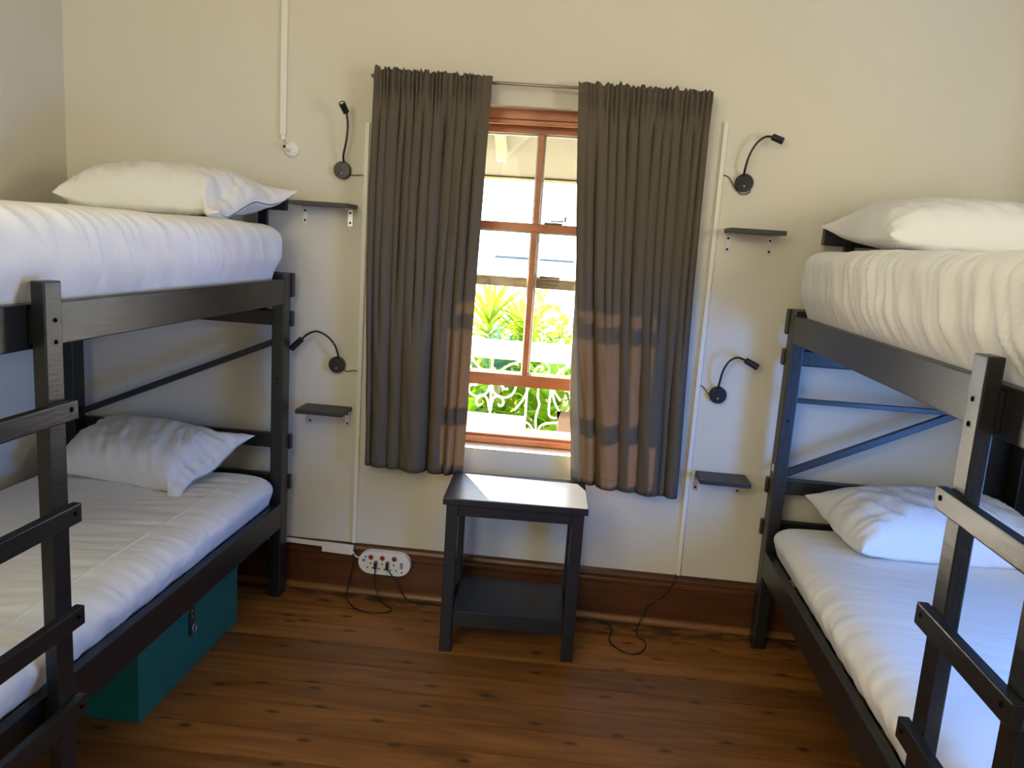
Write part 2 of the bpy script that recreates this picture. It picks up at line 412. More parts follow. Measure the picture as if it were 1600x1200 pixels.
# ------------------------------------------------------------------ outside: porch, railing, garden, sea
setp(MB().box(-3, 3, WT, 1.05, -0.12, -0.02).build('porch_floor', MPFLOOR), 'narrow porch floor outside the window', kind='structure')
rf = MB().prism([(WT, 2.10), (0.82, 1.757), (0.82, 1.775), (WT, 2.13)], -3, 3, axis='x').build('porch_roof', MROOF)
setp(rf, 'sloping beige porch roof seen through the upper panes', kind='structure')
for xx in (-1.05, -0.425, 0.13, 0.75):
    r_ = MB().prism([(WT, 2.035), (0.50, 1.885), (0.57, 1.815), (0.63, 1.808), (0.66, 1.850), (WT, 2.095)], xx - 0.02, xx + 0.02, axis='x').build('rafter', MRAFT, rf, bevel=0.002)
MB().box(-3, 3, 0.80, 0.82, 1.747, 1.757).build('roof_edge', MRAFT, rf)

rail = thing('porch_railing', 'white painted railing with curled ironwork outside the window', 'railing', (-0.25, 0.95, -0.02))
MB().box(-2.5, 2.2, 0.91, 0.99, 0.876, 0.966).build('top_rail', MPORCH, rail, bevel=0.008)
MB().box(-2.5, 2.2, 0.93, 0.97, 0.455, 0.487).build('bottom_rail', MPORCH, rail, bevel=0.004)
for xx in (-1.3, 0.6):
    MB().box(xx - 0.04, xx + 0.04, 0.91, 0.99, -0.02, 0.876).build('post', MPORCH, rail, bevel=0.004)
SCROLL = [
    [(-0.562, 0.697), (-0.543, 0.676), (-0.503, 0.669), (-0.469, 0.69), (-0.454, 0.726)],
    [(-0.562, 0.697), (-0.558, 0.72), (-0.536, 0.729), (-0.516, 0.731)],
    [(-0.438, 0.728), (-0.438, 0.708), (-0.414, 0.682), (-0.374, 0.673), (-0.338, 0.691), (-0.32, 0.732), (-0.335, 0.760), (-0.365, 0.765), (-0.392, 0.750), (-0.392, 0.734), (-0.376, 0.718), (-0.359, 0.722)],
    [(-0.449, 0.601), (-0.462, 0.655), (-0.483, 0.676), (-0.512, 0.661), (-0.518, 0.635), (-0.505, 0.621), (-0.493, 0.63)],
    [(-0.441, 0.601), (-0.433, 0.663), (-0.404, 0.678), (-0.38, 0.657), (-0.381, 0.634), (-0.396, 0.628), (-0.404, 0.637)],
    [(-0.448, 0.875), (-0.446, 0.77), (-0.444, 0.48)],
    [(-0.245, 0.76), (-0.258, 0.723), (-0.279, 0.671), (-0.32, 0.612)],
    [(-0.255, 0.76), (-0.261, 0.727), (-0.261, 0.607), (-0.261, 0.485)],
    [(-0.204, 0.79), (-0.204, 0.727), (-0.204, 0.692), (-0.194, 0.653), (-0.203, 0.607), (-0.207, 0.566), (-0.2, 0.485)],
    [(-0.274, 0.56), (-0.236, 0.543), (-0.21, 0.495)],
    [(-0.195, 0.496), (-0.185, 0.532), (-0.157, 0.555), (-0.084, 0.567)],
    [(-0.14, 0.76), (-0.14, 0.728), (-0.14, 0.602), (-0.091, 0.591)],
    [(-0.135, 0.75), (-0.133, 0.728), (-0.116, 0.67), (-0.088, 0.622)],
    [(-0.130, 0.74), (-0.12, 0.724), (-0.088, 0.682)],
    [(-0.560, 0.875), (-0.540, 0.845), (-0.522, 0.831), (-0.501, 0.812), (-0.447, 0.812)],
    [(-0.430, 0.795), (-0.407, 0.81), (-0.36, 0.844), (-0.303, 0.868)],
    [(-0.197, 0.827), (-0.19, 0.843), (-0.208, 0.849), (-0.226, 0.83), (-0.219, 0.801), (-0.184, 0.791), (-0.157, 0.825), (-0.165, 0.859), (-0.196, 0.882)],
    [(-0.125, 0.785), (-0.117, 0.807), (-0.095, 0.84), (-0.053, 0.864)],
]
for dx in (0, 0.62, -0.62):
    for s in SCROLL:
        if dx and len(s) < 5: continue
        MB().tube([(p.x, 0.95, p.y) for p in catmull([(x + dx, z, 0) for x, z in s], 4)], 0.0056, 6).build('scroll', MPORCH, rail, smooth=True)
bx = thing('white_bench', 'plain white box bench standing on the porch before the ironwork', 'bench', (-0.42, 0.83, -0.02))
MB().box(-0.70, -0.262, 0.78, 0.885, 0.50, 0.60).build('seat', MPORCH, bx, bevel=0.004)
for xx in (-0.67, -0.30):
    MB().box(xx - 0.02, xx + 0.02, 0.79, 0.875, -0.02, 0.50).build('leg', MPORCH, bx, bevel=0.003)
cu = MB()
for k in range(9):
    pass
cb = bmesh.new()
NU, NV = 8, 14
for side in (0, 1):
    g = []
    for j in range(NV + 1):
        row = []
        for i in range(NU + 1):
            u, v = i / NU, j / NV
            t_ = 0.022 * (max(0, (1 - (2 * u - 1) ** 4) * (1 - (2 * v - 1) ** 6))) ** 0.5
            x = -0.094 + 0.16 * u + 0.006 * math.sin(v * 9) * (1 - u)
            row.append(cb.verts.new((x, 0.60 + (t_ if side else -t_), 0.02 + 0.68 * v)))
        g.append(row)
    for j in range(NV):
        for i in range(NU):
            cb.faces.new((g[j][i], g[j][i + 1], g[j + 1][i + 1], g[j + 1][i]))
bmesh.ops.remove_doubles(cb, verts=list(cb.verts), dist=1e-5)
cu.bm.free(); cu.bm = cb
cush = thing('porch_cushion', 'taupe cloth cushion standing upright outside the lower right of the window', 'cushion', (-0.02, 0.6, -0.02))
cu.build('pad', MCUSH, cush, smooth=True)
MB().box(-0.10, 0.06, 0.57, 0.63, -0.02, 0.03).build('base_board', MCUSH, cush, bevel=0.004)

setp(MB().box(-14, 14, 1.12, 7.0, -0.9, -0.6).build('garden_ground', MGROUND), 'pale garden ground beyond the porch', kind='structure')
setp(MB().box(-6000, 6000, 30, 8000, -15.2, -15).build('sea', MSEA), 'pale glaring sea beyond the garden', kind='structure')
pier = MB()
pier.box(-107, -69, 899, 903, -15, -11.9).box(-56, -17, 899, 903, -15, -12.4)
setp(pier.build('far_jetty', MFAR, loc=(-60, 900, -15)), 'thin grey line of a far jetty on the sea', 'jetty')
for i, (x, s_) in enumerate(((-158.5, 1.0), (-144.5, 1.25))):
    bt = thing('sailboat', ('smaller left sailboat of the two far out on the sea', 'larger right sailboat of the two far out on the sea')[i], 'boat', (x, 1500, -15), group='sailboats on the sea')
    MB().prism([(x - 3 * s_, -13.6), (x - 2.2 * s_, -15), (x + 2.2 * s_, -15), (x + 3.2 * s_, -13.6)], 1499, 1501).build('hull', MFAR, bt)
    MB().prism([(x, -13), (x + 0.2, -13 + 7 * s_), (x + 2.4 * s_, -13)], 1499.9, 1500.1).build('sail', MSAIL, bt)
    MB().tube([(x - 0.1, 1500, -13.6), (x - 0.1, 1500, -13 + 7.5 * s_)], 0.12, 6).build('mast', MFAR, bt)


def blade_mesh(name, L_, w, droop, fold, material, n=7, ovate=False):
    bm = bmesh.new(); rows = []
    for i in range(n + 1):
        t = i / n
        ww = w * (math.sin(PI * min(1, t * 0.92 + 0.06)) ** (0.8 if ovate else 0.6)) if ovate else w * (0.55 + 0.9 * t) * (1 - t ** 2.2) + 0.001
        ang = droop * t
        x = L_ * (math.sin(ang) / droop if droop else t); z = -L_ * (1 - math.cos(ang)) / droop if droop else 0
        rows.append([bm.verts.new((x, s * ww / 2, z + abs(s) * fold * ww)) for s in (-1, 0, 1)])
    for i in range(n):
        for k in range(2):
            bm.faces.new((rows[i][k], rows[i][k + 1], rows[i + 1][k + 1], rows[i + 1][k]))
    bmesh.ops.solidify(bm, geom=list(bm.faces), thickness=0.0015)
    me = bpy.data.meshes.new(name); bm.to_mesh(me); bm.free()
    for p in me.polygons: p.use_smooth = True
    me.materials.append(material); return me


BL_YUCCA = blade_mesh('blade', 0.42, 0.035, 0.9, 0.25, ML1)
BL_AGAVE = blade_mesh('agave_blade', 0.34, 0.085, -0.35, 0.3, ML2)
BL_LILY = blade_mesh('lily_blade', 0.55, 0.045, 1.5, 0.2, ML3)
BL_BROAD = blade_mesh('broad_blade', 0.36, 0.17, 0.8, 0.12, ML3, 8, True)
BL_SMALL = blade_mesh('small_blade', 0.13, 0.035, 0.5, 0.15, ML1, 4, True)


def plant(name, label, cat, loc, stem_h, mesh, count, e0, e1, seed, scale=(0.8, 1.2), stem_r=0.03, along=0.0, group=None, stem_mat=None):
    t = thing(name, label, cat, loc, group=group)
    x, y, z = loc
    rr = random.Random(seed)
    MB().tube([(x, y, z), (x + 0.01, y, z + stem_h * 0.5), (x, y, z + stem_h)], stem_r, 8, stem_r * 0.75).build('stem', stem_mat or MSTEM, t, smooth=True)
    for i in range(count):
        o = bpy.data.objects.new('leaf', mesh); COL.objects.link(o); o.parent = t
        f = i / max(1, count - 1)
        o.location = (rr.uniform(-.01, .01), rr.uniform(-.01, .01), stem_h * (1 - along * (1 - f)))
        el = e0 + (e1 - e0) * f + rr.uniform(-0.15, 0.15)
        o.rotation_euler = (rr.uniform(-0.25, 0.25), -el, i * 2.39996 + rr.uniform(-0.25, 0.25))
        s = rr.uniform(*scale); o.scale = (s, s, s)
    return t


GP = 'garden plants beyond the porch railing'
GZ = -0.6
plant('yucca', 'yellow green spiky yucca on a pale trunk rising left behind the railing', 'plant', (-0.56, 1.60, GZ), 1.58, BL_YUCCA, 90, -0.8, 1.35, 1, (0.8, 1.25), 0.035, 0.14, GP)
plant('yucca', 'arching yellow green tuft between the pale trunk and the glazing bar', 'plant', (-0.36, 1.85, GZ), 1.52, BL_YUCCA, 110, -0.8, 1.2, 2, (0.9, 1.35), 0.03, 0.25, GP)
plant('agave', 'blue green agave low behind the railing left of the bar', 'plant', (-0.47, 1.42, GZ), 1.36, BL_AGAVE, 22, 0.1, 1.3, 3, (0.5, 0.8), 0.04, 0.08, GP)
plant('agave', 'blue green agave behind the ironwork under the raised sash', 'plant', (-0.64, 1.30, GZ), 0.98, BL_AGAVE, 18, 0.0, 1.2, 5, (0.7, 1.0), 0.04, 0.1, GP)
plant('day_lily', 'strappy bright green clump behind the left ironwork curls', 'plant', (-0.42, 1.26, GZ), 1.12, BL_LILY, 90, -0.2, 1.3, 4, (0.5, 0.95), 0.03, 0.5, GP)
plant('day_lily', 'strappy green clump behind the ironwork spiral right of the bar', 'plant', (-0.08, 1.42, GZ), 1.36, BL_LILY, 80, -0.4, 1.3, 6, (0.5, 0.95), 0.03, 0.40, GP)
plant('broad_leaf_plant', 'plant with big rounded green leaves behind the wavy iron bar', 'plant', (-0.17, 1.22, GZ), 1.25, BL_BROAD, 52, -0.4, 1.2, 7, (0.6, 1.05), 0.025, 0.75, GP)
plant('broad_leaf_plant', 'second big leaved plant low at the left behind the white bench', 'plant', (-0.60, 1.20, GZ), 1.22, BL_BROAD, 44, -0.4, 1.2, 8, (0.5, 0.95), 0.025, 0.7, GP)
plant('day_lily', 'tall strappy clump farther back filling the gap below the rail', 'plant', (-0.30, 1.75, GZ), 1.30, BL_LILY, 90, -0.3, 1.3, 14, (0.8, 1.3), 0.03, 0.5, GP)


def shrub(label, loc, seed, h, n, group=None, flowers=0):
    t = thing('shrub', label, 'plant', loc, group=group); x, y, z = loc; rr = random.Random(seed)
    stems = []
    for k in range(7):
        a = k * 0.9 + rr.uniform(-.3, .3); sp = rr.uniform(0.12, 0.30); hh = h * rr.uniform(0.75, 1.05)
        pts = catmull([(x, y, z), (x + sp * 0.3 * math.cos(a), y + sp * 0.3 * math.sin(a), z + hh * 0.5), (x + sp * math.cos(a), y + sp * math.sin(a), z + hh)], 5)
        MB().tube(pts, 0.008, 6, 0.003).build('branch', MSTEM, t, smooth=True); stems.append(pts)
    bm = bmesh.new()
    for k in range(n):
        pts = stems[k % 7]; p = pts[int(len(pts) * rr.uniform(0.45, 0.999))]
        c = p + Vector((rr.gauss(0, .045), rr.gauss(0, .045), rr.gauss(0, .04)))
        d = Vector((rr.gauss(0, 1), rr.gauss(0, 1), rr.uniform(0, 1.3))).normalized(); s = d.orthogonal().normalized()
        s = (Matrix.Rotation(rr.uniform(0, 6.28), 3, d) @ s); L_ = rr.uniform(0.05, 0.09); w = L_ * 0.28
        q_ = [c, c + d * L_ * 0.5 + s * w, c + d * L_, c + d * L_ * 0.5 - s * w]
        bm.faces.new([bm.verts.new(v) for v in q_])
    mb = MB(); mb.bm.free(); mb.bm = bm
    setp(mb.build('foliage', ML1, t), kind='stuff')
    for k in range(flowers):
        pts = stems[k % 7]; p = pts[int(len(pts) * rr.uniform(0.6, 0.95))] + Vector((rr.gauss(0, .05), -0.06, rr.gauss(0, .05)))
        mb = MB()
        for q_ in range(5):
            a = q_ * 2 * PI / 5; c1 = Vector((math.cos(a), -0.5, math.sin(a))) * 0.016; c2 = Vector((math.cos(a + 0.7), -0.5, math.sin(a + 0.7))) * 0.016
            mb.bm.faces.new([mb.bm.verts.new(v) for v in (p, p + c1, p + (c1 + c2) * 0.8, p + c2)])
        mb.build('flower', MFLOWER, t)
    return t


shrub('loose pale shrub with small orange flowers right of the glazing bar', (-0.14, 1.95, GZ), 11, 1.66, 900, GP, 14)
shrub('loose pale green shrub at the right edge of the view', (0.22, 1.75, GZ), 12, 1.62, 700, GP)
shrub('loose pale green shrub left of the yucca trunk', (-0.95, 1.9, GZ), 13, 1.6, 350, GP)

# ------------------------------------------------------------------ bunk beds


def make_bunk(xf, sgn, label, hb0, brace_up, extra):
    """xf: x of the room-side face; sgn: direction from the room towards the wall"""
    X = lambda a: xf + sgn * a
    root = thing('bunk_bed', label, 'bunk bed', (X(0.445), -1.03, 0), group='black bunk beds')

    def bx_(name, a0, a1, y0, y1, z0, z1, bev=0.003, parent=None, mt=None):
        x0, x1 = sorted((X(a0), X(a1)))
        return MB().box(x0, x1, y0, y1, z0, z1).build(name, mt or MBED, parent or root, bevel=bev)
    Wd = 0.89
    posts = []
    for a0, a1 in ((0, 0.047), (Wd - 0.047, Wd)):
        posts.append(bx_('post', a0, a1, -0.145, -0.076, 0, 1.285, 0.005))
        bx_('post', a0, a1, -2.0, -1.93, 0, 1.285, 0.005)
    for z0, z1 in ((0.294, 0.394), (1.173, 1.266)):
        bx_('side_rail', 0.0, 0.028, -1.93, -0.145, z0, z1)
        bx_('side_rail', Wd - 0.028, Wd, -1.93, -0.145, z0, z1)
        bx_('end_rail', 0.047, Wd - 0.047, -0.135, -0.112, z0, z1 - 0.03)
        bx_('end_rail', 0.047, Wd - 0.047, -1.96, -1.937, z0, z1 - 0.03)
    for z0, z1 in ((1.195, 1.287), (1.082, 1.142), (0.595, 0.655), (0.430, 0.490)):
        bx_('end_board', -0.008, Wd + 0.008, -0.0755, -0.050, z0, z1, 0.006)
    for z0, z1 in ((1.195, 1.287), (0.595, 0.655)):
        bx_('end_board', -0.008, Wd + 0.008, -2.026, -2.0005, z0, z1, 0.006)
    # headboard above the upper mattress
    for a in (hb0 + 0.085, 0.76):
        bx_('headboard_upright', a, a + 0.035, -0.0495, -0.028, 1.10, 1.55)
    bx_('headboard_board', hb0, Wd - 0.03, -0.076, -0.050, 1.518, 1.576)
    # brace across the head end, behind nothing but the wall
    if brace_up:
        MB().bar((X(0.047), -0.1, 0.683), (X(Wd - 0.047), -0.1, 1.065), 0.022, 0.026, up=(0, 0, 1)).build('brace', MBED, root, bevel=0.002)
        bx_('tie_bar', 0.047, Wd - 0.047, -0.105, -0.087, 0.950, 0.968, 0.002)
    else:
        MB().bar((X(0.047), -0.1, 1.026), (X(Wd - 0.047), -0.1, 0.682), 0.022, 0.024, up=(0, 0, 1)).build('brace', MBED, root, bevel=0.002)
    for zz in (0.342, 1.200):
        for k in range(10):
            y = -0.24 - k * 0.178
            bx_('slat', 0.029, Wd - 0.029, y - 0.035, y + 0.035, zz, zz + 0.017, 0.0)
    # ladder on the room side
    lad = (-1.462, -1.515, -1.780, -1.833) if sgn < 0 else (-1.539, -1.590, -1.812, -1.862)
    str_ = []
    for y1, y0 in ((lad[0], lad[1]), (lad[2], lad[3])):
        s_ = bx_('ladder_stringer', -0.042, -0.012, y0, y1, 0, 1.315, 0.003); str_.append(s_)
        bx_('spacer', -0.0115, -0.0005, y0 + 0.006, y1 - 0.006, 1.185, 1.255, 0.001)
        bx_('spacer', -0.0115, -0.0005, y0 + 0.006, y1 - 0.006, 0.305, 0.385, 0.001)
        for zz in (1.19, 1.235):
            MB().lathe((X(-0.0425), (y0 + y1) / 2 + 0.004, zz), (-sgn, 0, 0), [(0.0048, 0), (0.0048, 0.0012)], 10).build('screw', MHOLE, s_)
    for z0, z1 in ((1.022, 1.064), (0.792, 0.835), (0.552, 0.596), (0.335, 0.380)):
        rg = bx_('ladder_rung', -0.064, -0.0425, lad[3] - 0.012, lad[0] + 0.012, z0, z1, 0.003)
        for yy in (lad[0] - 0.012, lad[3] + 0.016):
            MB().lathe((X(-0.0645), yy, (z0 + z1) / 2 + 0.004), (-sgn, 0, 0), [(0.0052, 0), (0.0052, 0.0012)], 10).build('screw', MHOLE, rg)
    pf = posts[0]
    for zz in (0.89, 0.345, 1.22):
        MB().lathe((X(0.022), -0.1455, zz), (0, -1, 0), [(0.004, 0), (0.004, 0.001)], 10).build('screw', MHOLE, pf)
    if extra:
        MB().box(X(-0.0015), X(-0.0005), -0.125, -0.10, 0.692, 0.718).build('sticker', MWHITE, pf)
    return root


make_bunk(-1.120, -1, 'black wooden bunk bed at the left with the teal box under it', 0.026, False, False)
make_bunk(0.735, 1, 'black wooden bunk bed at the right with two braces at its head end', 0.082, True, True)


def rounded_box(x0, x1, y0, y1, z0, z1, r, step, disp):
    bm = bmesh.new(); c = Vector(((x0 + x1) / 2, (y0 + y1) / 2, (z0 + z1) / 2)); h = Vector(((x1 - x0) / 2, (y1 - y0) / 2, (z1 - z0) / 2))
    N = [max(6, int(2 * h[i] / step[i])) for i in range(3)]
    cache = {}

    def vert(ijk):
        if ijk in cache: return cache[ijk]
        p = Vector([-h[i] + 2 * h[i] * ijk[i] / N[i] for i in range(3)])
        core = Vector([max(-(h[i] - r), min(h[i] - r, p[i])) for i in range(3)])
        d = p - core
        n = d.normalized() if d.length > 1e-9 else Vector((0, 0, 1))
        q_ = core + n * r + c
        v = bm.verts.new(disp(q_, n)); cache[ijk] = v; return v
    for ax in range(3):
        u, w = [(1, 2), (2, 0), (0, 1)][ax]
        for side in (0, N[ax]):
            for i in range(N[u]):
                for j in range(N[w]):
                    f = []
                    for di, dj in ((0, 0), (1, 0), (1, 1), (0, 1)):
                        k = [0, 0, 0]; k[ax] = side; k[u] = i + di; k[w] = j + dj; f.append(vert(tuple(k)))
                    bm.faces.new(f if side else f[::-1])
    return bm


def ridge(p): return 1 - 2 * abs(noise.noise(p))


def make_mattress(xf, sgn, upper, label, seam, amp, seed):
    z0, z1 = (1.2195, 1.462 if sgn < 0 else 1.496) if upper else (0.3615, 0.505)
    a0, a1 = 0.031, 0.855
    y0, y1 = -1.928, -0.140
    zr = 1.268 if upper else 0.397
    x0, x1 = sorted((xf + sgn * a0, xf + sgn * a1))

    def disp(p, n):
        a = (p.x - xf) * sgn; q_ = p.copy()
        up = smooth01(zr - 0.002, zr + 0.09, p.z)
        # bulge over the rail and over the end
        q_.x -= sgn * (0.030 if upper else 0.022) * up * max(0, -n.x * sgn)
        if upper: q_.y += 0.030 * up * max(0, n.y)
        # crown
        ca = (a - a0) / (a1 - a0); cy = (p.y - y0) / (y1 - y0)
        q_.z += (0.010 if upper else 0.016) * max(0, n.z) * (1 - (2 * ca - 1) ** 4) * (1 - (2 * cy - 1) ** 8)
        side = max(0, -n.x * sgn)
        s = p.y * 1.0 + 0.45 * (p.z - z0) * sgn * -1
        env = 0.25 + 0.75 * smooth01(0.25, 1.0, -p.y)
        wv = ridge(Vector((s * 8 + seed, p.z * 2.2, seed * 3.1))) * 0.5 + ridge(Vector((s * 19, p.z * 4.0, seed))) * 0.4 + ridge(Vector((s * 40, p.z * 6.0 + s * 3, seed))) * 0.25
        wv = wv + 0.45 * max(0, wv) ** 2
        q_ += n * (amp * env * wv * smooth01(zr - 0.01, zr + 0.035, p.z) * (side * 0.95 + 0.12))
        top = max(0, n.z)
        if not upper:
            # gathered wrinkles on the top, running from the seam into the bed
            gath = smooth01(0.04, 0.14, a) * (1 - smooth01(0.20, 0.60, a))
            wv2 = ridge(Vector((a * 3.5 + 7, p.y * 24 + a * 9, seed)))
            q_.z += top * (0.0045 * wv2 * gath * (1 if seam else 0.25) + 0.006 * noise.noise(Vector((a * 5, p.y * 4, seed))))
            # rumpled hem above the rail
            q_ += n * (0.006 * side * noise.noise(Vector((p.y * 26, p.z * 30, seed))) * smooth01(0.35, 0.9, -p.y))
        else:
            q_.z += top * 0.006 * noise.noise(Vector((a * 5, p.y * 4, seed)))
        return q_
    bm = rounded_box(x0, x1, y0, y1, z0, z1, 0.055 if upper else 0.058, (0.020, 0.0075, 0.014), disp)
    bmesh.ops.recalc_face_normals(bm, faces=list(bm.faces))
    tree = BVHTree.FromBMesh(bm)
    root = thing('mattress', label, 'mattress', ((x0 + x1) / 2, (y0 + y1) / 2, z0), group='mattresses in white sheets')
    mb = MB(); mb.bm.free(); mb.bm = bm
    ob = mb.build('fitted_sheet', MSHEET, root, smooth=True)
    pts = []
    for i in range(150):
        y = y0 + 0.06 + (y1 - y0 - 0.12) * i / 149
        xs = xf + sgn * seam if seam else xf + sgn * (0.50 + 0.0 * y)
        hit = tree.ray_cast(Vector((xs, y, z1 + 1)), Vector((0, 0, -1)))
        if hit[0]: pts.append(hit[0] + Vector((0, 0, 0.0004)))
    if seam: MB().tube(pts, 0.0016, 5).build('seam', MSHEET, root, smooth=True)
    return tree


T_UL = make_mattress(-1.120, -1, True, 'white sheeted mattress on the upper left bunk', 0, 0.0125, 2.3)
T_LL = make_mattress(-1.120, -1, False, 'white sheeted mattress with a long seam on the lower left bunk', 0.135, 0.006, 5.7)
T_UR = make_mattress(0.735, 1, True, 'creased cream sheeted mattress on the upper right bunk', 0, 0.0125, 9.1)
T_LR = make_mattress(0.735, 1, False, 'smooth white sheeted mattress on the lower right bunk lit blue', 0, 0.005, 12.4)


def make_pillow(label, loc, L_, Wd, T, rot, flap, seed, flat=0.42, twist=0.0):
    """flap: +1 puts the open end of the pillowcase at +x, 0 = both ends sewn"""
    root = thing('pillow', label, 'pillow', loc, group='white pillows')
    root.rotation_euler = rot
    NU, NV = 84, 56; bm = bmesh.new()

    def grow(t):   # denser rows towards the seams
        return math.sin(t * PI / 2)
    for side in (1, -1):
        g = []
        for j in range(NV + 1):
            row = []
            for i in range(NU + 1):
                u = grow(-1 + 2 * i / NU); v = grow(-1 + 2 * j / NV)
                au, av = abs(u), abs(v)
                e = smooth01(0.70, 0.90, u) if flap else 0.0
                pu = max(0, 1 - au ** 2.6) ** 0.50 if (u < 0 or not flap) else max(0, 1 - au ** 3.2) ** 0.6
                pv = max(0, 1 - av ** 3.0) ** 0.46
                t = T * pu * pv
                if flap: t = t * (1 - 0.35 * e) + 0.010 * e * max(0, 1 - av ** 4)
                x = L_ / 2 * (u + 0.05 * math.copysign(au ** 8, u) * av ** 6 - 0.06 * math.copysign(au ** 3, u) * (1 - av * av))
                y = Wd / 2 * (v + 0.05 * math.copysign(av ** 6, v) * au ** 8 - 0.05 * math.copysign(av ** 3, v) * (1 - au * au))
                if not flap or u < 0: x *= 1 - 0.17 * au ** 3 * max(0, -v) ** 1.6
                if flap:
                    y *= 1 + 0.10 * e * (1 - 0.4 * smooth01(.9, 1, u)); x += 0.03 * e * v
                s_ = u * 5.0 + v * 1.8
                w1 = ridge(Vector((s_ + seed, v * 1.3, seed))) * 0.55 + ridge(Vector((s_ * 2.4, v * 2.2, seed + 4))) * 0.40 + ridge(Vector((s_ * 4.6, v * 2.2 + u, seed + 7))) * 0.22
                w1 = w1 + 0.5 * max(0, w1) ** 2
                amp = 0.0098 * (max(0, pu) * max(0, pv)) ** 0.6 * (0.5 + 0.5 * smooth01(0.9, -0.2, v))
                # gathers that run in from the ends
                w2 = ridge(Vector((v * 5, u * 1.2, seed + 11))) * 0.009 * smooth01(0.40, 0.85, au) * pv
                if side > 0: zz = t * 0.68 + amp * w1 + w2
                else: zz = t * 0.68 * flat - amp * w1 * 0.6
                if j in (0, NV) or (i == 0) or (i == NU and not flap): zz = 0.0
                if i == NU and flap: zz = 0.0018 * (1 - av ** 4)
                lift = twist * v * e + 0.012 * math.sin(v * 5 + seed) * e + 0.005 * noise.noise(Vector((u * 4, v * 4, seed)))
                # the corners turn up a little
                lift += 0.018 * au ** 6 * av ** 4
                row.append(bm.verts.new((x, y, side * zz + lift)))
            g.append(row)
        for j in range(NV):
            for i in range(NU):
                f = (g[j][i], g[j][i + 1], g[j + 1][i + 1], g[j + 1][i])
                bm.faces.new(f if side > 0 else f[::-1])
    bmesh.ops.remove_doubles(bm, verts=list(bm.verts), dist=1e-4)
    mb = MB(); mb.bm.free(); mb.bm = bm
    mb.build('pillowcase', MPILLOW, root, smooth=True, local=True)
    return root


make_pillow('plump white pillow on the upper left bunk, its open end towards the window', (-1.475, -0.30, 1.518), 0.65, 0.42, 0.185, (R(5), 0, R(-3)), 1, 1.7, 0.40, 0.028)
make_pillow('creased white pillow leaning on the end board of the lower left bunk', (-1.585, -0.295, 0.582), 0.59, 0.36, 0.165, (R(15), R(2), R(-7)), 1, 4.4, 0.45, 0.02)
make_pillow('white pillow on the upper right bunk beside the short headboard end', (1.185, -0.31, 1.548), 0.73, 0.42, 0.19, (R(4), 0, R(2)), 0, 7.2, 0.38)
make_pillow('white pillow lit blue on the lower right bunk', (1.240, -0.295, 0.565), 0.71, 0.38, 0.205, (R(8), 0, R(3)), 0, 9.6, 0.34)

# ------------------------------------------------------------------ curtains and rod
rod = thing('curtain_rod', 'thin metal curtain rod above the window', 'curtain rod', (-0.22, -0.05, 2.0))
MB().tube([(-0.84, -0.055, 2.019), (-0.2, -0.055, 2.012), (0.385, -0.055, 2.006)], 0.0062, 10).build('bar', MROD, rod, smooth=True)
for xx in (-0.83, 0.375):
    MB().tube([(xx, 0, 2.0125), (xx, -0.055, 2.0125)], 0.006, 8).lathe((xx, 0, 2.0125), (0, -1, 0), [(0.016, 0), (0.016, 0.004)], 14).build('bracket', MROD, rod, smooth=False)


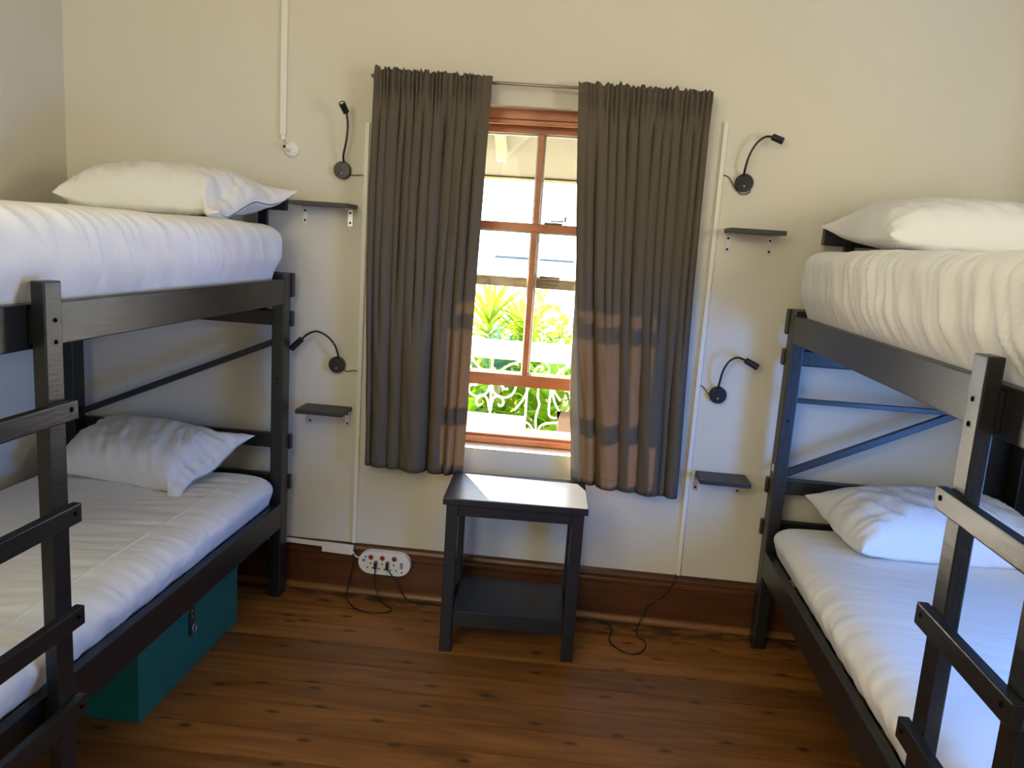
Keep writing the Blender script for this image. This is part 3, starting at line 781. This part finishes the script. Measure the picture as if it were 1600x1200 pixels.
def make_curtain(label, top, bot, ztop, zbot, ztop2, zbot2, valleys, seed, flat_end, flap, wide):
    """top/bot = (x left, x right); valleys = (position, depth) of the deep pleats across the width; flat_end = ungathered end (0 left, 1 right)"""
    root = thing('curtain', label, 'curtain', ((top[0] + top[1]) / 2, -0.095, (ztop + zbot) / 2), group='taupe curtains')
    NU, NV = 400, 96
    bm = bmesh.new(); g = []
    gath = 25
    wid = top[1] - top[0]
    for j in range(NV + 1):
        vj = j / NV
        v = vj ** 1.35
        row = []
        for i in range(NU + 1):
            u = i / NU
            ee = smooth01(0.02, 0.17, u if flat_end == 0 else 1 - u)      # 0 at the flat end
            sv = smooth01(0.015, 0.30, v)
            low = smooth01(0.25, 0.9, v)
            xl = top[0] + (bot[0] - top[0]) * v; xr = top[1] + (bot[1] - top[1]) * v
            xl += wide[0] * math.sin(PI * min(1, v * 1.15)); xr += wide[1] * math.sin(PI * min(1, v * 1.15))
            y = -0.086; x = xl + (xr - xl) * u
            for k, (p, d_, wd_, fade) in enumerate(valleys):
                d_ = d_ * (1 - fade * smooth01(0.30, 0.75, v))
                pc = p + 0.012 * noise.noise(Vector((k * 3.3, v * 1.4, seed)))
                w = wd_ * (0.75 + 0.30 * noise.noise(Vector((k * 5.1, v * 1.5, seed))) + 0.45 * low)
                q_ = (u - pc) / w
                G = math.exp(-q_ * q_)
                y += d_ * sv * G
                # the cloth on both sides rolls over the valley
                x += d_ * 0.46 * sv * q_ * math.exp(-q_ * q_ * 0.55) * -1 * (1 if abs(q_) > 0 else 0)
            # roundness of the rolls between the valleys
            mixl = smooth01(0.30, 0.75, v)
            for pp, wt in (([0] + [q_[0] for q_ in valleys] + [1], 1 - mixl), ([0] + [q_[0] for q_ in valleys if q_[3] < 0.9] + [1], mixl)):
                if wt <= 0: continue
                for k in range(len(pp) - 1):
                    if pp[k] <= u <= pp[k + 1]:
                        t = (u - pp[k]) / (pp[k + 1] - pp[k]); L_ = (pp[k + 1] - pp[k]) * wid
                        y -= wt * (0.008 + (0.12 + 0.16 * low) * L_) * sv * (1 - (2 * t - 1) ** 2) * (0.25 + 0.75 * ee) * (1 + 0.5 * noise.noise(Vector((k * 7.7, v * 1.1, seed))))
                        y -= wt * 0.0030 * (1 - low) * math.sin(t * 2 * PI * max(1, round(L_ / 0.035)) + k + 1.5 * noise.noise(Vector((k, v * 2, seed)))) * sv
                        break
            gp = 2 * PI * gath * u + 4 * noise.noise(Vector((u * 11, 0, seed)))
            head = (1 - smooth01(0.03, 0.13, v)) * ee
            y -= 0.0055 * math.sin(gp) * head + 0.006 * noise.noise(Vector((u * 40, v * 8, seed))) * head
            y -= 0.006 * noise.noise(Vector((u * 9 + v * 4, v * 5, seed + 8))) * sv
            y -= 0.0045 * ridge(Vector((u * 13 - v * 5, v * 4, seed + 5))) * low
            zt = ztop + (ztop2 - ztop) * u; zb = zbot + (zbot2 - zbot) * u
            z = zt + (zb - zt) * v
            zr = zt - z
            y -= 0.008 * math.exp(-((zr - 0.034) / 0.018) ** 2)
            if zr < 0.020:
                f_ = 1 - zr / 0.020
                rz = 0.35 + 0.65 * ee
                z += f_ * rz * (0.013 * noise.noise(Vector((u * 24, 1, seed))) + 0.009 * noise.noise(Vector((u * 62, 3, seed)))) - 0.002 * f_
                y -= f_ * rz * (0.012 * noise.noise(Vector((u * 45, 9, seed))) + 0.014 * noise.noise(Vector((u * 25, 5, seed))))
            y = min(y, -0.012)
            row.append(bm.verts.new((x, y, z)))
        g.append(row)
    for j in range(NV):
        for i in range(NU):
            bm.faces.new((g[j][i], g[j][i + 1], g[j + 1][i + 1], g[j + 1][i]))
    edge_l = [r_[0].co.copy() for r_ in g]
    vs_ = [((k / NV) ** 1.35) for k in range(NV + 1)]
    jh = min(range(NV + 1), key=lambda k: abs(vs_[k] * (ztop - zbot) - 0.080)); jb = min(range(NV + 1), key=lambda k: abs((1 - vs_[k]) * (ztop - zbot) - 0.050))
    hemrow = [v.co.copy() for v in g[jb]]; headrow = [v.co.copy() for v in g[jh]]
    mb = MB(); mb.bm.free(); mb.bm = bm
    ob = mb.build('cloth', MCUR, root, smooth=True)
    md = ob.modifiers.new('thick', 'SOLIDIFY'); md.thickness = 0.0022; md.offset = 0
    for nm, rw in (('heading_stitch', headrow), ('hem_stitch', hemrow)):
        MB().tube([p + Vector((0, -0.0012, 0)) for p in rw[::2]], 0.0008, 4).build(nm, MCUR, root, smooth=True)
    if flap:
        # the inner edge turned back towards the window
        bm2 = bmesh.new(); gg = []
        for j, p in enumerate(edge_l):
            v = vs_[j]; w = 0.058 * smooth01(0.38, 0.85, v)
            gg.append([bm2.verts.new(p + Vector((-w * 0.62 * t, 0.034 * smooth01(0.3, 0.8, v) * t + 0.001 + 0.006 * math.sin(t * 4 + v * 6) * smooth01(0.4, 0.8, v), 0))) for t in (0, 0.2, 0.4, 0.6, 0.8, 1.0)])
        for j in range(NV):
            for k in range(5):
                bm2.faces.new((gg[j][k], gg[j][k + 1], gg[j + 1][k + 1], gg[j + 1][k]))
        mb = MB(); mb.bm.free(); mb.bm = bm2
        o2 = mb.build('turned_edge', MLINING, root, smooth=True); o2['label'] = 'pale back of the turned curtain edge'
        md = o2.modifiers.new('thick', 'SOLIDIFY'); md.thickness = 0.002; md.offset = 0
    return root


make_curtain('taupe curtain hanging left of the window, its inner folds sunlit', (-0.820, -0.392), (-0.806, -0.418), 2.044, 0.566, 2.033, 0.556,
             [(0.06, 0.024, 0.020, 0.3), (0.125, 0.026, 0.016, 1), (0.225, 0.062, 0.030, 0), (0.285, 0.028, 0.016, 1), (0.355, 0.058, 0.024, 0), (0.44, 0.026, 0.016, 1), (0.52, 0.028, 0.016, 1), (0.625, 0.062, 0.050, 0), (0.72, 0.026, 0.016, 1), (0.80, 0.022, 0.018, 0.3), (0.89, 0.012, 0.022, 0.5)], 4, 1, False, (-0.012, -0.004))
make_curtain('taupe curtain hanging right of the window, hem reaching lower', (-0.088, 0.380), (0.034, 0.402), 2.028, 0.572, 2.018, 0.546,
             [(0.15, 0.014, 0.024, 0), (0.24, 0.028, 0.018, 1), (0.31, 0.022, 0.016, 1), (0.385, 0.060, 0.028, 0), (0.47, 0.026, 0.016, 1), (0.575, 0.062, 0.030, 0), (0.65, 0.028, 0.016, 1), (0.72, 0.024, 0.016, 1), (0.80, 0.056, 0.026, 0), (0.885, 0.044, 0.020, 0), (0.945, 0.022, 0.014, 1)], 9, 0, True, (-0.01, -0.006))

# ------------------------------------------------------------------ wall shelves


def make_shelf(label, x0, x1, ztop, th, brx, drop):
    root = thing('wall_shelf', label, 'shelf', ((x0 + x1) / 2, 0, ztop - th), group='small black wall shelves')
    MB().box(x0, x1, -0.132, -0.0025, ztop - th, ztop).build('board', MSHELF, root, bevel=0.0018)
    for xx in brx:
        br = MB().box(xx - 0.0095, xx + 0.0095, -0.0022, 0, ztop - th - drop, ztop - th).box(xx - 0.0095, xx + 0.0095, -0.062, -0.0022, ztop - th - 0.0024, ztop - th).build('bracket', MSTEEL, root)
        for zz in (0.25, 0.80):
            MB().lathe((xx, -0.0024, ztop - th - drop * zz), (0, -1, 0), [(0.0042, 0), (0.0042, 0.0012)], 10).build('screw', MHOLE, br)
    return root


make_shelf('upper small black shelf on the wall between left bunk and curtain', -1.116, -0.893, 1.557, 0.0150, (-1.098, -0.920), 0.066)
make_shelf('lower small black shelf on the wall between left bunk and curtain', -1.076, -0.889, 0.772, 0.0165, (-1.060, -0.908), 0.066)
make_shelf('upper small black shelf on the wall between right curtain and bunk', 0.482, 0.676, 1.558, 0.0165, (0.500, 0.650), 0.072)
make_shelf('lower small black shelf on the wall between right curtain and bunk', 0.474, 0.662, 0.638, 0.0165, (0.480, 0.640), 0.062)

# ------------------------------------------------------------------ reading lamps


def make_lamp(label, bx0, bz, arm, head0, head1, cable):
    root = thing('reading_lamp', label, 'lamp', (bx0, 0, bz), group='black gooseneck reading lamps')
    base = MB().lathe((bx0, -0.0002, bz), (0, -1, 0), [(0.0315, 0), (0.0325, 0.002), (0.0325, 0.018), (0.031, 0.021), (0.0, 0.0215)], 28).build('base', MBLACK, root, smooth=False)
    MB().lathe((bx0, -0.0216, bz - 0.012), (0, -1, 0), [(0.0042, 0), (0.0036, 0.002)], 12).build('button', MGREY, base)
    pts = catmull(arm, 8)
    MB().tube(pts, 0.0042, 8).build('gooseneck', MBLACK, root, smooth=True)
    h0, h1 = Vector(head0), Vector(head1); d = (h1 - h0); Ln = d.length
    hd = MB().lathe(h0, d, [(0.006, 0), (0.0118, 0.003), (0.0125, Ln - 0.002), (0.0110, Ln), (0.0095, Ln), (0.0088, Ln - 0.003)], 18).build('head', MBLACK, root, smooth=False)
    MB().lathe(h1 - d.normalized() * 0.0028, d, [(0.0085, 0), (0.0070, 0.0016), (0.003, 0.0022)], 14).build('lens', MLENS, hd, smooth=True)
    MB().tube(catmull(cable, 6), 0.0017, 6).build('cable', MBLACK, root, smooth=True)
    return root


make_lamp('black gooseneck reading lamp standing upright above the upper left shelf', -0.953, 1.682,
          [(-0.945, -0.022, 1.71), (-0.943, -0.035, 1.735), (-0.929, -0.05, 1.785), (-0.923, -0.055, 1.84), (-0.928, -0.06, 1.885)],
          (-0.928, -0.060, 1.883), (-0.938, -0.090, 1.914), [(-0.925, -0.006, 1.668), (-0.905, -0.006, 1.666), (-0.885, -0.006, 1.670), (-0.872, -0.005, 1.667)])
make_lamp('black gooseneck reading lamp curving left above the lower left shelf', -0.953, 0.938,
          [(-0.946, -0.022, 0.965), (-0.943, -0.04, 0.99), (-0.955, -0.05, 1.025), (-0.985, -0.055, 1.056), (-1.025, -0.055, 1.069), (-1.060, -0.055, 1.055), (-1.082, -0.055, 1.034)],
          (-1.080, -0.055, 1.037), (-1.124, -0.055, 0.993), [(-0.925, -0.006, 0.918), (-0.910, -0.006, 0.914), (-0.890, -0.006, 0.919), (-0.872, -0.005, 0.918)])
make_lamp('black gooseneck reading lamp curving right above the upper right shelf', 0.532, 1.722,
          [(0.526, -0.022, 1.748), (0.526, -0.04, 1.775), (0.533, -0.05, 1.815), (0.552, -0.055, 1.855), (0.578, -0.057, 1.878), (0.602, -0.058, 1.880)],
          (0.600, -0.058, 1.881), (0.641, -0.062, 1.866), [(0.556, -0.006, 1.706), (0.555, -0.007, 1.690), (0.530, -0.008, 1.682), (0.505, -0.008, 1.700), (0.478, -0.006, 1.738), (0.456, -0.005, 1.746)])
make_lamp('black gooseneck reading lamp curving right above the lower right shelf', 0.524, 0.941,
          [(0.521, -0.022, 0.968), (0.521, -0.04, 0.995), (0.527, -0.05, 1.040), (0.545, -0.055, 1.078), (0.572, -0.057, 1.094), (0.602, -0.058, 1.086)],
          (0.600, -0.058, 1.0875), (0.648, -0.066, 1.064), [(0.500, -0.008, 0.930), (0.485, -0.008, 0.945), (0.466, -0.007, 0.968), (0.452, -0.005, 0.972)])

# ------------------------------------------------------------------ cable trunking, conduit and wall fitting
t = thing('cable_trunking', 'white vertical cable trunking left of the left curtain', 'trunking', (-0.862, 0, 0.206))
MB().box(-0.870, -0.854, -0.012, -0.0002, 0.206, 1.86).build('channel', MTRUNK, t, bevel=0.001)
t = thing('cable_trunking', 'white vertical cable trunking right of the right curtain', 'trunking', (0.448, 0, 0.206))
MB().box(0.440, 0.456, -0.013, -0.0002, 0.206, 1.93).build('channel', MTRUNK, t, bevel=0.001)
t = thing('cable_trunking', 'white horizontal trunking lying on the skirting with an end box', 'trunking', (-1.2, -0.01, 0.205))
MB().prism([(-1.30, 0.196), (-1.30, 0.212), (-0.985, 0.204), (-0.985, 0.188)], -0.036, -0.0245).build('channel', MTRUNK, t)
MB().prism([(-0.985, 0.206), (-0.856, 0.203), (-0.858, 0.166), (-0.985, 0.170)], -0.044, -0.0245).build('end_box', MTRUNK, t, bevel=0.001)
MB().tube(catmull([(-0.860, -0.032, 0.178), (-0.850, -0.036, 0.165), (-0.838, -0.034, 0.157), (-0.822, -0.030, 0.155)], 5), 0.0035, 8).build('lead', MWHITE, t, smooth=True)
t = thing('conduit', 'white conduit running down from the ceiling above the left bunk', 'conduit', (-1.188, 0, 1.79))
MB().box(-1.199, -1.176, -0.012, -0.0002, 1.80, ZC - 0.002).build('channel', MTRUNK, t, bevel=0.0015)
MB().box(-1.193, -1.180, -0.011, -0.0002, 1.782, 1.80).build('end_cap', MWHITE, t, bevel=0.001)
MB().tube(catmull([(-1.185, -0.008, 1.785), (-1.180, -0.010, 1.770), (-1.176, -0.022, 1.757)], 5), 0.0012, 6).build('wire', MGREY, t)
t = thing('wall_fitting', 'round white wall fitting under the end of the conduit', 'wall fitting', (-1.156, 0, 1.748))
pl = MB().lathe((-1.156, -0.0002, 1.748), (0, -1, 0), [(0.029, 0), (0.029, 0.004), (0.024, 0.009), (0.014, 0.012), (0.0, 0.012)], 24).build('plate', MTRUNK, t)
MB().lathe((-1.160, -0.012, 1.750), (-0.35, -1, 0.12), [(0.011, 0), (0.010, 0.022), (0.008, 0.024)], 16).build('nozzle', MWHITE, t)
MB().lathe((-1.170, -0.037, 1.754), (-0.35, -1, 0.12), [(0.0055, 0), (0.0055, 0.002)], 12).build('terminal', MBLACK, t)
MB().lathe((-1.143, -0.009, 1.737), (0, -1, 0), [(0.0035, 0), (0.0035, 0.002)], 8).build('screw', MGREY, pl)

# ------------------------------------------------------------------ power strip with its leads
t = thing('power_strip', 'white power strip with red switches fixed to the skirting', 'power strip', (-0.722, -0.0245, 0.148))
n = 14; half, rad = 0.060, 0.047
poly = [(-0.722 + half + rad * math.cos(a), 0.148 + rad * math.sin(a)) for a in [-PI / 2 + PI * i / n for i in range(n + 1)]]
poly += [(-0.722 - half + rad * math.cos(a), 0.148 + rad * math.sin(a)) for a in [PI / 2 + PI * i / n for i in range(n + 1)]]
body = MB().prism(poly, -0.056, -0.0245).build('body', MWHITE, t, bevel=0.003)
for x, z in ((-0.777, 0.171), (-0.730, 0.1715), (-0.681, 0.172)):
    MB().lathe((x, -0.0562, z), (0, -1, 0), [(0.0105, 0), (0.009, 0.003), (0.0, 0.0035)], 14).build('rocker_switch', MRED, body).scale = (1, 1, 1)
for x, z in ((-0.778, 0.146), (-0.730, 0.146), (-0.683, 0.147), (-0.790, 0.128), (-0.769, 0.127), (-0.742, 0.126), (-0.720, 0.125), (-0.695, 0.125), (-0.672, 0.124), (-0.799, 0.172), (-0.648, 0.118)):
    MB().lathe((x, -0.0561, z), (0, -1, 0), [(0.0034, 0), (0.0034, 0.0006)], 8).build('socket_hole', MHOLE, body)
MB().lathe((-0.806, -0.0561, 0.156), (0, -1, 0), [(0.007, 0), (0.006, 0.002)], 12).build('cord_nut', MGREY, body)
MB().box(-0.656, -0.645, -0.0585, -0.0561, 0.134, 0.160).build('spare_socket', MGREY, body, bevel=0.001)
LEADS = [
    ('thin black lead from the left plug of the power strip looping on the floor', (-0.754, 0.143),
     [(-0.754, -0.070, 0.130), (-0.757, -0.064, 0.10), (-0.756, -0.060, 0.06), (-0.742, -0.066, 0.022), (-0.722, -0.085, 0.004), (-0.690, -0.12, 0.0035), (-0.662, -0.152, 0.0035), (-0.672, -0.176, 0.0035), (-0.707, -0.190, 0.0035),
      (-0.758, -0.191, 0.0035), (-0.81, -0.164, 0.0035), (-0.850, -0.112, 0.0035), (-0.873, -0.060, 0.006), (-0.868, -0.046, 0.05), (-0.856, -0.048, 0.10), (-0.851, -0.049, 0.150), (-0.851, -0.049, 0.175)]),
    ('longer black lead from the right plug running behind the table to the right', (-0.706, 0.145),
     [(-0.706, -0.070, 0.132), (-0.690, -0.066, 0.112), (-0.668, -0.062, 0.080), (-0.648, -0.060, 0.045), (-0.630, -0.058, 0.012), (-0.600, -0.055, 0.0035), (-0.55, -0.055, 0.0035), (-0.48, -0.06, 0.0035), (-0.30, -0.055, 0.0035), (-0.10, -0.06, 0.0035),
      (0.03, -0.072, 0.0035), (0.102, -0.060, 0.0035), (0.153, -0.056, 0.0035), (0.186, -0.075, 0.0035), (0.204, -0.119, 0.0035), (0.193, -0.189, 0.0035), (0.199, -0.232, 0.0035), (0.229, -0.273, 0.0035), (0.268, -0.293, 0.0035), (0.304, -0.276, 0.0035),
      (0.328, -0.228, 0.0035), (0.326, -0.184, 0.0035), (0.306, -0.158, 0.0035), (0.300, -0.110, 0.0035), (0.312, -0.062, 0.008), (0.325, -0.046, 0.045), (0.345, -0.040, 0.085), (0.385, -0.036, 0.120), (0.418, -0.032, 0.155), (0.434, -0.030, 0.190), (0.440, -0.018, 0.215)]),
]
for lb, (px, pz), pts in LEADS:
    r_ = thing('plug_lead', lb, 'cable', (px, -0.057, pz), group='black leads of the power strip')
    MB().box(px - 0.0055, px + 0.0055, -0.078, -0.0572, pz - 0.015, pz + 0.017).build('plug', MBLACK, r_, bevel=0.003)
    MB().tube(catmull(pts, 6), 0.0024, 6).build('cord', MBLACK, r_, smooth=True)

# ------------------------------------------------------------------ side table under the window
tab = thing('side_table', 'small dark painted two tier side table under the window', 'table', (-0.190, -0.255, 0), R(2.7))


def tb(name, x0, x1, y0, y1, z0, z1, bev=0.002):
    return MB().box(x0, x1, y0, y1, z0, z1).build(name, MTAB, tab, bevel=bev, local=True)


TW, TD = 0.251, 0.165
tb('tabletop', -TW, TW, -TD, TD, 0.552, 0.577, 0.003)
lx, ly, lw = TW - 0.012, TD - 0.012, 0.042
for sx in (-1, 1):
    for sy in (-1, 1):
        xa, xb = sorted((sx * lx, sx * (lx - lw))); ya, yb = sorted((sy * ly, sy * (ly - lw)))
        tb('leg', xa, xb, ya, yb, 0, 0.5518, 0.003)
for sy in (-1, 1):
    ya, yb = sorted((sy * (ly - 0.006), sy * (ly - 0.026)))
    tb('apron', -lx + lw, lx - lw, ya, yb, 0.510, 0.5518)
    tb('stretcher', -lx + lw, lx - lw, ya, yb, 0.098, 0.142)
for sx in (-1, 1):
    xa, xb = sorted((sx * (lx - 0.006), sx * (lx - 0.026)))
    tb('apron', xa, xb, -ly + lw, ly - lw, 0.510, 0.5518)
    tb('stretcher', xa, xb, -ly + lw, ly - lw, 0.098, 0.142)
tb('shelf', -lx + lw + 0.001, lx - lw - 0.001, -ly + 0.002, ly - 0.002, 0.1425, 0.158, 0.002)

# ------------------------------------------------------------------ teal box under the left bunk
ch = thing('storage_box', 'teal painted wooden box with a steel hasp under the left bunk', 'box', (-1.42, -0.70, 0))
MB().box(-1.62, -1.197, -1.012, -0.362, 0, 0.205).build('body', MTEAL, ch, bevel=0.002)
MB().box(-1.62, -1.195, -1.014, -0.360, 0.207, 0.228).build('lid', MTEAL, ch, bevel=0.003)
hp = MB().box(-1.1945, -1.192, -0.722, -0.690, 0.125, 0.224).build('hasp', MHASP, ch, bevel=0.0008)
MB().lathe((-1.1918, -0.706, 0.146), (1, 0, 0), [(0.010, 0), (0.010, 0.002), (0.006, 0.002)], 14).build('eye_plate', MHASP, hp)
MB().tube([(-1.186, -0.706 + 0.012 * math.cos(a), 0.146 + 0.014 * math.sin(a)) for a in [i * 2 * PI / 14 for i in range(15)]], 0.0022, 6).build('staple', MSTEEL, hp, smooth=True)
for zz in (0.206, 0.186):
    MB().lathe((-1.1918, -0.706, zz), (1, 0, 0), [(0.004, 0), (0.003, 0.0015)], 8).build('screw', MSTEEL, hp)

# ------------------------------------------------------------------ dark board behind the right bunk
bd = thing('leaning_board', 'upright black board standing against the wall behind the right bunk', 'board', (1.56, -0.035, 0))
MB().box(1.465, 1.662, -0.045, -0.026, 0.0, 1.15).build('panel', MBED, bd, bevel=0.002)
MB().box(1.475, 1.495, -0.0485, -0.0455, 0.02, 1.13).build('batten', MSHELF, bd, bevel=0.001)
